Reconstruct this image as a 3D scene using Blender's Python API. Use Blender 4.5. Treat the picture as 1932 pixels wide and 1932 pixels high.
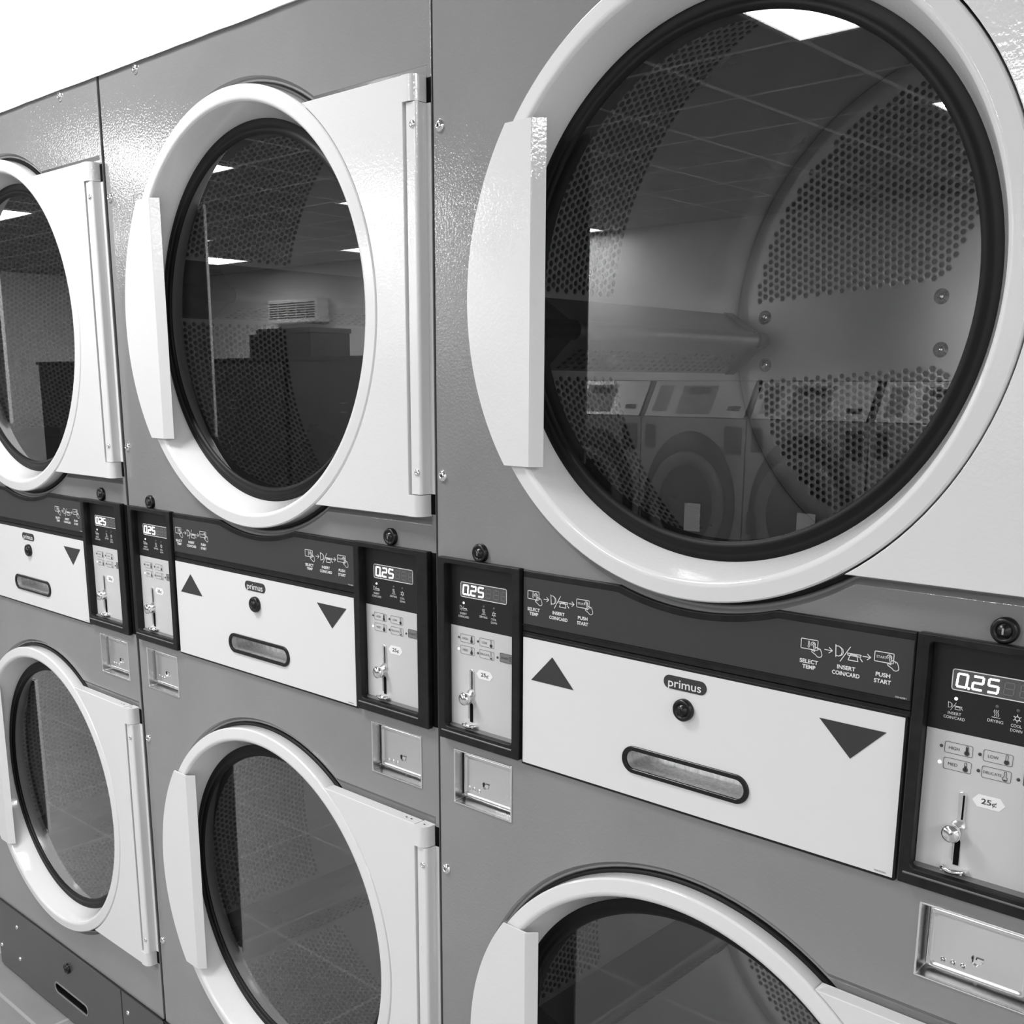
import bpy, bmesh, math, random
from math import pi, sin, cos, atan2, radians, sqrt, hypot
from mathutils import Matrix, Vector
random.seed(7)
S = bpy.context.scene
C = S.collection
for o in list(bpy.data.objects):
    bpy.data.objects.remove(o)

# ------------------------------------------------------------------ camera
cam_data = bpy.data.cameras.new('camera')
cam = bpy.data.objects.new('camera', cam_data)
C.objects.link(cam)
yaw, pit, rol = -0.7398, 0.2154, 0.0043
cy_, sy_ = cos(yaw), sin(yaw); cp_, sp_ = cos(pit), sin(pit); cr_, sr_ = cos(rol), sin(rol)
Bm = Matrix(((1, 0, 0), (0, 0, -1), (0, 1, 0)))
Rz = Matrix(((cy_, -sy_, 0), (sy_, cy_, 0), (0, 0, 1)))
Rx = Matrix(((1, 0, 0), (0, cp_, -sp_), (0, sp_, cp_)))
Rr = Matrix(((cr_, -sr_, 0), (sr_, cr_, 0), (0, 0, 1)))
Rw = Rr @ Rx @ Bm @ Rz
M = Matrix((Rw[0], -Rw[1], -Rw[2])).transposed().to_4x4()
M.translation = Vector((1.0087, -0.9596, 1.4392))
cam.matrix_world = M
cam_data.sensor_width = 36
cam_data.lens = 36 * 2036.3 / 1932
cam_data.shift_x = 0.0
cam_data.shift_y = 200.5 / 1932
cam_data.clip_start = 0.02
cam_data.clip_end = 60
S.camera = cam

# ------------------------------------------------------------------ world, exposure
w = bpy.data.worlds.new('world'); S.world = w; w.use_nodes = True
w.node_tree.nodes['Background'].inputs[0].default_value = (1, 1, 1, 1)
w.node_tree.nodes['Background'].inputs[1].default_value = 0.0
S.view_settings.view_transform = 'Standard'
S.view_settings.look = 'None'
S.view_settings.gamma = 1
S.view_settings.use_curve_mapping = False
S.view_settings.exposure = 0.0
LAMP = 36.5

# ------------------------------------------------------------------ materials
def node_mat(name):
    m = bpy.data.materials.new(name); m.use_nodes = True
    return m, m.node_tree.nodes, m.node_tree.links
def paint(name, v, rough=.4, metal=0., bump=0., bscale=400., spec=.5, var=0., vscale=6., coat=0., stretch=None, emit=0., rvar=0.):
    m, N, L = node_mat(name)
    b = N['Principled BSDF']
    b.inputs['Base Color'].default_value = (v, v, v, 1)
    b.inputs['Roughness'].default_value = rough
    b.inputs['Metallic'].default_value = metal
    b.inputs['Specular IOR Level'].default_value = spec
    if coat:
        b.inputs['Coat Weight'].default_value = coat; b.inputs['Coat Roughness'].default_value = .06
    if emit:
        b.inputs['Emission Color'].default_value = (1, 1, 1, 1); b.inputs['Emission Strength'].default_value = emit
    tc = N.new('ShaderNodeTexCoord'); mp = N.new('ShaderNodeMapping')
    L.new(tc.outputs['Object'], mp.inputs[0])
    if stretch: mp.inputs['Scale'].default_value = stretch
    if bump:
        t = N.new('ShaderNodeTexNoise'); t.inputs['Scale'].default_value = bscale; t.inputs['Detail'].default_value = 2
        L.new(mp.outputs[0], t.inputs['Vector'])
        bp = N.new('ShaderNodeBump'); bp.inputs['Strength'].default_value = bump; bp.inputs['Distance'].default_value = .001
        L.new(t.outputs[0], bp.inputs['Height']); L.new(bp.outputs[0], b.inputs['Normal'])
        if coat: L.new(bp.outputs[0], b.inputs['Coat Normal'])
    if var or rvar:
        t2 = N.new('ShaderNodeTexNoise'); t2.inputs['Scale'].default_value = vscale; t2.inputs['Detail'].default_value = 6
        L.new(mp.outputs[0], t2.inputs['Vector'])
        if var:
            mr = N.new('ShaderNodeMapRange'); mr.inputs[1].default_value = .3; mr.inputs[2].default_value = .7
            mr.inputs[3].default_value = v * (1 - var); mr.inputs[4].default_value = v * (1 + var)
            L.new(t2.outputs[0], mr.inputs[0]); L.new(mr.outputs[0], b.inputs['Base Color'])
        if rvar:
            mr = N.new('ShaderNodeMapRange'); mr.inputs[1].default_value = .3; mr.inputs[2].default_value = .7
            mr.inputs[3].default_value = rough * (1 - rvar); mr.inputs[4].default_value = rough * (1 + rvar)
            L.new(t2.outputs[0], mr.inputs[0]); L.new(mr.outputs[0], b.inputs['Roughness'])
    return m
M_FACADE = paint('grey_enamel', .25, .05, bump=.24, bscale=280, var=.06, vscale=5, spec=.85)
M_WHITE = paint('pale_enamel', .74, .07, bump=.15, bscale=260, spec=.5)
M_LABEL = paint('pale_label', .76, .38, spec=.4)
M_FACE = paint('silver_label', .60, .42, spec=.4)
M_BEZEL = paint('dark_plastic', .012, .42, spec=.28, bump=.12, bscale=900, var=.35, vscale=60)
M_STRIP = paint('charcoal_label', .044, .45, spec=.35)
M_TRI = paint('charcoal_ink', .036, .45)
M_BLACK = paint('black_plastic', .004, .3)
M_RUBBER = paint('black_rubber', .004, .5, bump=.05, bscale=200, spec=.25)
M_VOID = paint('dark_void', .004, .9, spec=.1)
M_INK = paint('white_ink', .82, .5)
M_DINK = paint('dark_ink', .03, .5)
M_PAPER = paint('white_sticker', .88, .45)
M_CHROME = paint('polished_steel', .92, .12, 1.)
M_POCKET = paint('pocket_steel', .60, .26, 1.)
M_STEEL = paint('brushed_steel', .85, .26, 1., rvar=.3, vscale=8)
M_DRUM = paint('drum_steel', .80, .38, .65, rvar=.35, vscale=5, var=.12)
M_CASE = paint('dryer_casing', .17, .5, .3)
M_LIFT = paint('lifter_steel', .42, .34, 1.)
M_KICK = paint('kick_steel', .12, .34, .6, bump=.03, bscale=300, rvar=.25, vscale=3, var=.12)
M_LCD = paint('display_lens', .10, .25)
M_SEG = paint('unlit_segment', .17, .4)
M_LIT = paint('lit_segment', .8, .4, emit=4.)
M_LED = paint('lit_led', .8, .4, emit=1.6)
M_BTN = paint('start_key', .2, .4)
M_WALL = paint('white_wall_paint', .86, .6, bump=.25, bscale=22, var=.02)
M_OPP = paint('far_wall_paint', .80, .6, bump=.1, bscale=20, var=.05, vscale=1.5)
M_WASH = paint('washer_steel', .36, .35, .2, var=.08, vscale=3)
M_WTOP = paint('washer_top_steel', .85, .3, .2)
M_DKCAB = paint('dark_cabinet', .06, .4, var=.2)
M_DKRING = paint('washer_surround', .03, .4)
def lamp_mat():
    m, N, L = node_mat('lamp_diffuser')
    for n in list(N): N.remove(n)
    e = N.new('ShaderNodeEmission'); e.inputs[1].default_value = LAMP; o = N.new('ShaderNodeOutputMaterial')
    L.new(e.outputs[0], o.inputs[0]); return m
M_LAMP = lamp_mat()
def glass_mat(name, k, tint):
    m, N, L = node_mat(name)
    for n in list(N): N.remove(n)
    o = N.new('ShaderNodeOutputMaterial'); mx = N.new('ShaderNodeMixShader'); t = N.new('ShaderNodeBsdfTransparent')
    g = N.new('ShaderNodeBsdfGlossy'); g.inputs['Roughness'].default_value = 0.0
    fr = N.new('ShaderNodeFresnel'); fr.inputs[0].default_value = 1.5
    mu = N.new('ShaderNodeMath'); mu.operation = 'MULTIPLY'; mu.inputs[1].default_value = k; mu.use_clamp = True
    L.new(fr.outputs[0], mu.inputs[0]); L.new(mu.outputs[0], mx.inputs[0])
    t.inputs[0].default_value = (tint, tint, tint, 1)
    L.new(t.outputs[0], mx.inputs[1]); L.new(g.outputs[0], mx.inputs[2]); L.new(mx.outputs[0], o.inputs[0])
    return m
M_GLASS = glass_mat('door_pane', 2.9, .97)
def grid_mat(name, tile, line, size, width, x0, y0, rough, rot=0., var=.06, bump=0., lrough=.6):
    m, N, L = node_mat(name); b = N['Principled BSDF']; b.inputs['Roughness'].default_value = rough
    tc = N.new('ShaderNodeTexCoord'); mp = N.new('ShaderNodeMapping'); L.new(tc.outputs['Object'], mp.inputs[0])
    mp.inputs['Rotation'].default_value = (0, 0, rot)
    mp.inputs['Location'].default_value = (-x0, -y0, 0)
    sp = N.new('ShaderNodeSeparateXYZ'); L.new(mp.outputs[0], sp.inputs[0])
    ds = []
    for i in (0, 1):
        f = N.new('ShaderNodeMath'); f.operation = 'PINGPONG'; f.inputs[1].default_value = size / 2
        L.new(sp.outputs[i], f.inputs[0]); ds.append(f)
    mn = N.new('ShaderNodeMath'); mn.operation = 'MINIMUM'
    L.new(ds[0].outputs[0], mn.inputs[0]); L.new(ds[1].outputs[0], mn.inputs[1])
    lt = N.new('ShaderNodeMath'); lt.operation = 'LESS_THAN'; lt.inputs[1].default_value = width / 2
    L.new(mn.outputs[0], lt.inputs[0])
    t = N.new('ShaderNodeTexNoise'); t.inputs['Scale'].default_value = 4; t.inputs['Detail'].default_value = 8
    L.new(tc.outputs['Object'], t.inputs['Vector'])
    mr = N.new('ShaderNodeMapRange'); mr.inputs[1].default_value = .3; mr.inputs[2].default_value = .7
    mr.inputs[3].default_value = tile * (1 - var); mr.inputs[4].default_value = tile * (1 + var)
    L.new(t.outputs[0], mr.inputs[0])
    mx = N.new('ShaderNodeMix'); mx.data_type = 'FLOAT'
    L.new(lt.outputs[0], mx.inputs[0]); L.new(mr.outputs[0], mx.inputs[2]); mx.inputs[3].default_value = line
    L.new(mx.outputs[0], b.inputs['Base Color'])
    if bump:
        bp = N.new('ShaderNodeBump'); bp.inputs['Strength'].default_value = bump; bp.inputs['Distance'].default_value = .002
        L.new(t.outputs[0], bp.inputs['Height']); L.new(bp.outputs[0], b.inputs['Normal'])
    return m

# ------------------------------------------------------------------ mesh helpers
class MB:
    def __init__(s): s.v = []; s.f = []; s.sm = []
    def add(s, vs, fs, smooth=False):
        n = len(s.v); s.v += [tuple(p) for p in vs]
        for f in fs: s.f.append(tuple(i + n for i in f)); s.sm.append(smooth)
        return s
    def box(s, x0, x1, y0, y1, z0, z1):
        vs = [(x, y, z) for x in (x0, x1) for y in (y0, y1) for z in (z0, z1)]
        return s.add(vs, [(0, 1, 3, 2), (4, 6, 7, 5), (0, 4, 5, 1), (2, 3, 7, 6), (0, 2, 6, 4), (1, 5, 7, 3)])
    def bbox(s, x0, x1, y0, y1, z0, z1, b):
        """box with bevelled edges"""
        bm = bmesh.new(); bmesh.ops.create_cube(bm, size=1)
        for v in bm.verts: v.co = ((x0 + x1) / 2 + v.co.x * (x1 - x0), (y0 + y1) / 2 + v.co.y * (y1 - y0), (z0 + z1) / 2 + v.co.z * (z1 - z0))
        bmesh.ops.bevel(bm, geom=bm.edges[:], offset=b, segments=2, affect='EDGES', profile=.5)
        bm.verts.index_update(); s.add([v.co[:] for v in bm.verts], [[v.index for v in f.verts] for f in bm.faces]); bm.free(); return s
    def lathe(s, prof, cx=0, cz=0, n=96, closed=False, a0=0, a1=2 * pi, smooth=True):
        """prof: list of (r, y), axis along Y"""
        full = abs(a1 - a0 - 2 * pi) < 1e-6
        k = n if full else n + 1
        vs = []
        for i in range(k):
            a = a0 + (a1 - a0) * i / n
            for r, y in prof: vs.append((cx + r * cos(a), y, cz + r * sin(a)))
        m = len(prof); fs = []
        for i in range(n):
            j = (i + 1) % k
            for q in range(m if closed else m - 1):
                q2 = (q + 1) % m
                fs.append((i * m + q, i * m + q2, j * m + q2, j * m + q))
        return s.add(vs, fs, smooth)
    def prism(s, poly, y0, y1, cap=True):
        """poly in (x, z), extruded y0 (front) .. y1"""
        n = len(poly); vs = [(x, y0, z) for x, z in poly] + [(x, y1, z) for x, z in poly]
        fs = [(i, (i + 1) % n, (i + 1) % n + n, i + n) for i in range(n)]
        if cap: fs += [tuple(range(n))[::-1], tuple(range(n, 2 * n))]
        return s.add(vs, fs)
    def vprism(s, poly, z0, z1, smooth=False):
        """poly in (x, y), extruded in z"""
        n = len(poly); vs = [(x, y, z0) for x, y in poly] + [(x, y, z1) for x, y in poly]
        s.add(vs, [(i, (i + 1) % n, (i + 1) % n + n, i + n) for i in range(n)], smooth)
        return s.add(vs, [tuple(range(n))[::-1], tuple(range(n, 2 * n))])
    def disc(s, r, y, cx=0, cz=0, n=48):
        return s.add([(cx + r * cos(2 * pi * i / n), y, cz + r * sin(2 * pi * i / n)) for i in range(n)], [tuple(range(n))])
    def stroke(s, pts, wd, y, closed=False):
        P = [Vector(p) for p in pts]
        if closed: P = P + [P[0]]
        for a, b in zip(P[:-1], P[1:]):
            d = b - a
            if d.length < 1e-7: continue
            d.normalize(); nn = Vector((-d.y, d.x)) * wd / 2; e = d * wd * .4
            q = [a - e - nn, b + e - nn, b + e + nn, a - e + nn]
            s.add([(p.x, y, p.y) for p in q], [(0, 1, 2, 3)])
        return s
    def poly(s, pts, y): return s.add([(x, y, z) for x, z in pts], [tuple(range(len(pts)))])
    def merge(s, me, fn=lambda p: p):
        return s.add([fn(v.co) for v in me.vertices], [tuple(p.vertices) for p in me.polygons])
    def mesh(s, name, mat):
        me = bpy.data.meshes.new(name); me.from_pydata(s.v, [], s.f); me.update()
        me.polygons.foreach_set('use_smooth', s.sm); me.materials.append(mat)
        bm = bmesh.new(); bm.from_mesh(me); bmesh.ops.recalc_face_normals(bm, faces=bm.faces[:]); bm.to_mesh(me); bm.free()
        return me
def part(name, mb, mat, parent=None, loc=(0, 0, 0)):
    me = mb.mesh(name, mat) if isinstance(mb, MB) else mb
    o = bpy.data.objects.new(name, me); C.objects.link(o); o.location = loc
    if parent: o.parent = parent
    return o
def thing(o, label, cat, group=None):
    o['label'] = label; o['category'] = cat
    if group: o['group'] = group
    return o
def empty(name, loc=(0, 0, 0)):
    o = bpy.data.objects.new(name, None); C.objects.link(o); o.location = loc; o.empty_display_size = .1; return o
def struct(name, mb, mat):
    o = part(name, mb, mat); o['kind'] = 'structure'; return o
def copy_tree(o, parent=None):
    c = o.copy(); C.objects.link(c); c.parent = parent
    for ch in list(o.children): copy_tree(ch, c)
    return c
def circ(cx, cz, r, n=96, a0=0., a1=2 * pi):
    return [(cx + r * cos(a0 + (a1 - a0) * i / n), cz + r * sin(a0 + (a1 - a0) * i / n)) for i in range(n)]
def rect(x0, x1, z0, z1, r=0., n=5):
    if r <= 0: return [(x0, z0), (x1, z0), (x1, z1), (x0, z1)]
    out = []
    for cx, cz, a in ((x1 - r, z0 + r, -pi / 2), (x1 - r, z1 - r, 0), (x0 + r, z1 - r, pi / 2), (x0 + r, z0 + r, pi)):
        for i in range(n + 1):
            t = a + pi / 2 * i / n; out.append((cx + r * cos(t), cz + r * sin(t)))
    return out
def sheet(outlines, y0, y1, bev=0.):
    """flat plate in the XZ plane with holes, from front y0 to back y1"""
    cu = bpy.data.curves.new('tmp', 'CURVE'); cu.dimensions = '2D'; cu.fill_mode = 'BOTH'
    for pts in outlines:
        sp = cu.splines.new('POLY'); sp.points.add(len(pts) - 1)
        for i, p in enumerate(pts): sp.points[i].co = (p[0], p[1], 0, 1)
        sp.use_cyclic_u = True
    th = (y1 - y0) / 2
    cu.extrude = max(th - bev, 0)
    if bev: cu.bevel_depth = bev; cu.bevel_resolution = 2; cu.offset = -bev
    return _curve_mesh(cu, lambda p: (p[0], (y0 + y1) / 2 - p[2], p[1]))
def _curve_mesh(cu, fn):
    ob = bpy.data.objects.new('tmp', cu); C.objects.link(ob)
    dg = bpy.context.evaluated_depsgraph_get(); dg.update()
    me = bpy.data.meshes.new_from_object(ob.evaluated_get(dg), depsgraph=dg)
    mb = MB().merge(me, fn)
    bpy.data.objects.remove(ob); bpy.data.curves.remove(cu); bpy.data.meshes.remove(me)
    return mb
def text(mb, s, x, z, h, y, wd=None, align='CENTER', bold=0.):
    """flat text, cap height h, centre (x) and vertical centre z; wd fits the width"""
    cu = bpy.data.curves.new('t', 'FONT'); cu.body = s; cu.size = 1; cu.align_x = 'LEFT'; cu.offset = bold
    m = _curve_mesh(cu, lambda p: (p[0], p[1], p[2]))
    if not m.v: return mb
    xs = [p[0] for p in m.v]; x0, x1 = min(xs), max(xs)
    cap = .729
    sc = h / cap; sx = (wd / (x1 - x0)) if wd else sc * .92
    W = (x1 - x0) * sx
    ox = x - W / 2 if align == 'CENTER' else x
    return mb.add([(ox + (p[0] - x0) * sx, y, z + (p[1] - cap / 2) * sc) for p in m.v], m.f)

ZF = 1.1395          # height above the floor of the measuring line
def Z(z): return z + ZF
XC = .397            # door axis in dryer space
ZU, ZL = Z(.391), Z(-.5668)
RO = .3137           # outer radius of door ring

# ------------------------------------------------------------------ the room
YW, ZC, XL, XR = -6.75, 2.70, -12.5, 5.0
M_CEIL = grid_mat('ceiling_tiles', .28, .92, .605, .026, -1.18, -2.97, .8)
M_FLOOR = grid_mat('floor_tiles', .28, .42, .45, .008, .1, -.06, .35, rot=.0, var=.10, bump=.25)
struct('floor', MB().box(XL - .1, XR + .1, YW - .1, 1.2, -.12, 0), M_FLOOR)
struct('ceiling', MB().box(XL - .1, XR + .1, YW - .1, 1.2, ZC, ZC + .1), M_CEIL)
struct('wall_front', MB().box(XL, XR, YW - .1, YW, 0, ZC), M_OPP)
struct('wall_left', MB().box(XL - .1, XL, YW, 1.1, 0, ZC), M_OPP)
struct('wall_right', MB().box(XR, XR + .1, YW, 1.1, 0, ZC), M_OPP)
struct('wall_back', MB().box(XL, XR, 1.1, 1.2, 0, ZC), M_WALL)
ZT = Z(.7897)        # dryer top
# bulkhead above the dryers, with an uneven caulked lower edge
bk = MB(); n = 160; x0, x1 = -1.66, .82
bk.box(x0, x1, .004, 1.095, ZT + .004, ZC)
struct('wall_bulkhead', bk, M_WALL)
ck = MB(); vs = []; fs = []
random.seed(3); hh = .004
for i in range(n + 1):
    x = x0 + (x1 - x0) * i / n; hh = min(.0046, max(.0028, hh + random.uniform(-.0005, .0005)))
    vs += [(x, -.0005, ZT + .006), (x, -.0016, ZT + .003), (x, -.0006, ZT + .0035 - hh)]
for i in range(n):
    for k in (0, 1): fs.append((i * 3 + k, i * 3 + 3 + k, i * 3 + 4 + k, i * 3 + 1 + k))
ck.add(vs, fs, True); ck.box(x0, x1, -.0006, .004, ZT + .0012, ZT + .009)
struct('trim_1', ck, M_WALL)
struct('wall_back_left', MB().box(XL, -1.66, .0, 1.095, 0, ZC).box(-1.66, -1.612, .25, 1.095, 0, ZT) , M_WALL)
struct('wall_back_right', MB().box(.812, XR, .0, 1.095, 0, ZC), M_WALL)

# ceiling lights
lt = empty('ceiling_light')
thing(lt, '', 'ceiling light', 'square recessed ceiling lights')
part('lamp_frame', MB().box(-.305, -.285, -.3025, .3025, -.012, 0).box(.285, .305, -.3025, .3025, -.012, 0).box(-.285, .285, -.3025, -.2825, -.012, 0).box(-.285, .285, .2825, .3025, -.012, 0), M_INK, lt)
part('diffuser', MB().add([(-.285, -.2825, -.006), (.285, -.2825, -.006), (.285, .2825, -.006), (-.285, .2825, -.006)], [(0, 1, 2, 3)]), M_LAMP, lt)
first = True
cn = {3.4: 'unseen at the right end', -.88: 'over the nearest dryer', -5.17: 'left of the dryers', -7.9: 'farther left of the dryers', -9.5: 'at the far left end'}
for cx_, x, y, rn in ((-.88, -.88, -.86, 'beside the dryers'), (-.88, -.88, -2.67, 'second row from dryers'), (-.88, -.88, -4.48, 'third row from dryers'), (-.88, -.88, -6.29, 'beside the far wall'),
                      (-5.17, -5.17, -.86, 'beside the dryers'), (-5.17, -5.17, -2.67, 'second row from dryers'), (-5.17, -5.17, -4.48, 'third row from dryers'), (-5.17, -5.17, -6.29, 'beside the far wall'),
                      (3.4, 3.4, -.86, 'beside the dryers'), (3.4, 3.4, -2.67, 'second row from dryers'), (3.4, 3.4, -4.48, 'third row from dryers'), (3.4, 3.4, -6.29, 'beside the far wall'),  # unseen right-end column, kept to brighten the drums and lower right
                      (-7.9, -7.9, -2.67, 'second row from dryers'), (-7.9, -8.3, -4.48, 'third row from dryers'), (-7.9, -7.4, -6.29, 'beside the far wall'), (-9.5, -9.5, -5.7, 'near the far wall')):
    o = lt if first else copy_tree(lt); first = False
    o.location = (x, y, ZC - .001)
    o['label'] = 'square ceiling light %s, %s' % (cn[cx_], rn)

# ------------------------------------------------------------------ dryer
dryer = empty('tumble_dryer')
# --- front panel with pressed recesses round each door
def union_outline(zc, R, hx, hz):
    """circle united with the hinge-plate rectangle to its right; the right side ends at hx"""
    a = math.asin(min(hz / R, 1)); pts = []
    n = 80
    for i in range(n + 1):
        t = a + (2 * pi - 2 * a) * i / n
        pts.append((XC + R * cos(t), zc + R * sin(t)))
    pts += [(hx, zc - hz), (hx, zc + hz)]
    return pts
fr = [rect(.0022, .7978, Z(-.952), ZT, .002, 3)]
recess = []
for zc in (ZU, ZL):
    fr.append(union_outline(zc, .3268, .7905, .276))
OPEN = [(.012, .152), (.640, .789)]
for a, b in OPEN: fr.append(rect(a, b, Z(-.160), Z(.0795)))
fr.append(rect(.1545, .6345, Z(-.162), Z(.055)))
CBX = [(.0306, .1341, -.2525, -.1775), (.6600, .7645, -.2555, -.1800)]
for a, b, c, d in CBX: fr.append(rect(a, b, Z(c), Z(d)))
fp = sheet(fr, 0, .003, .0006)
for zc in (ZU, ZL):
    A = union_outline(zc, .3268, .7905, .276); B_ = union_outline(zc, .3228, .7845, .2705)
    m = len(A); vs = [(x, .0002, z) for x, z in A] + [(x, .0045, z) for x, z in B_]
    fp.add(vs, [(i, (i + 1) % m, (i + 1) % m + m, i + m) for i in range(m)], True)
    q = sheet([B_, circ(XC, zc, .3205, 96)], .0045, .007)
    fp.add(q.v, q.f)
    fp.lathe([(.3205, .0045), (.3185, .006), (.318, .02)], XC, zc)
part('front_panel', fp, M_FACADE, dryer)
cb = MB()
cb.box(.002, .004, .003, .86, .002, ZT - .001).box(.796, .798, .003, .86, .002, ZT - .001).box(.002, .798, .86, .862, .002, ZT - .001)
cb.box(.002, .798, .003, .862, ZT - .003, ZT - .001).box(.002, .798, .003, .862, .002, .004)
cb.box(.004, .796, .045, .047, Z(-.262), Z(.078))
part('cabinet', cb, M_CASE, dryer)
part('panel_gap', MB().box(.7890, .7976, -.0012, .003, Z(-.160), Z(.0785)), M_VOID, dryer)
part('panel_gap', MB().box(.0024, .0115, -.0012, .003, Z(-.160), Z(.0785)), M_VOID, dryer)
part('side_gasket', MB().box(-.0012, .0015, .010, .84, .03, ZT - .002), M_VOID, dryer)

# --- screws and locks
def dome_screw(r=.0075):
    mb = MB().lathe([(r, 0), (r, -.0012), (r * .85, -.0028), (r * .5, -.004), (r * .32, -.0043), (r * .3, -.0030), (0.0001, -.0030)], n=24)
    return mb
scm = dome_screw().mesh('panel_screw', M_CHROME)
socket = MB().disc(.0021, -.0032, n=6).mesh('socket', M_BLACK)
def screw(parent, x, z, y=0, name='panel_screw', s=1.):
    o = part(name, scm, None, parent, (x, y, Z(z))); o.scale = (s, s, s)
    return o
for x, z in ((.0129, .5976), (.0129, .1828), (.0129, -.3559), (.0129, -.7706), (.1216, .7785), (.6684, .7780)):
    o = screw(dryer, x, z); part('socket', socket, None, o)
def lock_mesh(r):
    return MB().lathe([(r, 0), (r, -.0045), (r * .9, -.0062), (r * .62, -.0062), (r * .56, -.0045), (r * .5, -.0045), (r * .45, -.0075), (.0001, -.0078)], n=32).box(-.0006, .0006, -.0081, -.0078, -.003, .003)
lkm = lock_mesh(.0118).mesh('cylinder_lock', M_BLACK)
for x, z in ((.0809, .0911), (.711, .0922)):
    o = part('cylinder_lock', lkm, None, dryer, (x, 0, Z(z)))
    part('key_slot', MB().box(-.0008, .0008, -.0084, -.0081, -.0028, .0028), M_STEEL, o)

# --- doors
def make_door():
    d = MB()
    for pr_ in ([(.300, .010), (RO - .004, .010), (RO, .006), (RO, -.0165)], [(RO, -.0165), (RO - .0005, -.0180), (RO - .0020, -.0192)], [(RO - .0020, -.0192), (.2975, -.0206)],
                [(.2975, -.0206), (.2950, -.0206), (.2926, -.0194), (.2910, -.0170)], [(.2910, -.0170), (.2762, .0190), (.2757, .026)]): d.lathe(pr_, n=160)
    door = part('door', d, M_WHITE, dryer)
    part('door_gasket', MB().lathe([(.2768, .0225), (.2735, .0215), (.2690, .0220), (.2655, .0222), (.2635, .0210), (.2610, .0203), (.2585, .0206), (.2560, .0222), (.2548, .0245), (.2548, .0440), (.262, .0450)], n=160), M_RUBBER, door)
    part('door_seal', MB().lathe([(.3185, .018), (.3185, .004), (.317, .0010), (.312, .0010), (.30, .0030)], n=120), M_RUBBER, door)
    gl = bpy.data.meshes.new('door_glass'); gl.from_pydata([(.2560 * cos(2 * pi * i / 128), .0245, .2560 * sin(2 * pi * i / 128)) for i in range(128)], [], [tuple(range(128))]); gl.update()
    if gl.polygons[0].normal.y > 0: gl.flip_normals()
    gl.materials.append(M_GLASS)
    part('door_glass', gl, None, door)
    # hinge plate
    a = math.asin(.265 / (RO + .0022)); pts = []
    for i in range(41):
        t = a - 2 * a * i / 40; pts.append(((RO + .0022) * cos(t), (RO + .0022) * sin(t)))
    pts += [(.3705, -.265), (.3705, .265)]
    pl = sheet([pts], -.0195, -.0010, .0010)
    part('hinge_plate', pl, M_WHITE, door)
    # hinge knuckles at both ends of the plate
    def dpoly(x0, x1, yf, yb, n=8):
        r = min(x1 - x0 - .003, .012); P = [(x0, yb), (x0, yf)]
        for i in range(n + 1):
            t = -pi / 2 + pi / 2 * i / n; P.append((x1 - r + r * cos(t), yf + r + r * sin(t)))
        P.append((x1, yb)); return P
    for za, zb in ((.2345, .2645), (-.2645, -.2365)):
        k = MB().vprism(dpoly(.3708, .3925, -.0215, .001), za, zb, False)
        k.lathe([(.0001, 0)], n=4) if False else None
        o = part('hinge_knuckle', k, M_WHITE, door)
    for hx_, hy_, hz_ in ((.345, -.010, .2653), (.355, -.010, .2653), (.3815, -.010, .2649)):
        part('plate_hole', MB().add([(hx_ + .002 * cos(t * pi / 4), hy_ + .0012 * sin(t * pi / 4), hz_) for t in range(8)], [tuple(range(8))]), M_BLACK, door)
    # bent sheet handle over the left of the ring
    h = MB(); hz = .1865; n = 48; R1 = RO + .0016
    a = math.asin(hz / R1); arc = []
    for i in range(n + 1):
        t = pi - a + 2 * a * i / n; arc.append((R1 * cos(t), R1 * sin(t)))   # left side, top to bottom
    FX = -.2155
    def yy(x): return -.0245 + (x + R1) / (R1 + FX) * (-.0022)
    th = .0016
    def strip(P, Q, smooth=False):
        k = len(P); vs = P + Q; h.add(vs, [(i, i + 1, i + 1 + k, i + k) for i in range(k - 1)], smooth)
    front = [(x, yy(x), z) for x, z in arc]; fold = [(FX, yy(FX), z) for x, z in arc]
    fold2 = [(FX + .0012, yy(FX) + .0010, z) for x, z in arc]
    edge = [(FX + .0120, -.0145, z) for x, z in arc]
    edgeb = [(FX + .0105, -.0135, z) for x, z in arc]
    foldb = [(FX - .0010, yy(FX) + .0022, z) for x, z in arc]
    side = [(x, -.0170, z) for x, z in arc]
    strip(front, fold); strip(fold, fold2); strip(fold2, edge); strip(edge, edgeb); strip(edgeb, foldb); strip(side, front)
    for e in (0, n):
        x, z = arc[e]
        h.add([(x, yy(x), z), (FX, yy(FX), z), (FX, yy(FX) + .0022, z), (x, yy(x) + .0022, z)], [(0, 1, 2, 3)])
        h.add([(FX, yy(FX), z), fold2[e], edge[e], edgeb[e], foldb[e]], [(0, 1, 2, 3, 4)])
        zz = z - .0022 * (1 if z > 0 else -1)
        h.add([(FX - .0006, -.0205, zz), (x + .004, -.0205, zz), (x + .004, yy(x) + .001, zz), (FX - .0006, yy(FX) + .001, zz)], [(0, 1, 2, 3)])
    part('handle', h, M_WHITE, door)
    return door
door = make_door(); door.location = (XC, 0, ZU)
d2 = copy_tree(door, dryer); d2.location = (XC, 0, ZL)
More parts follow.
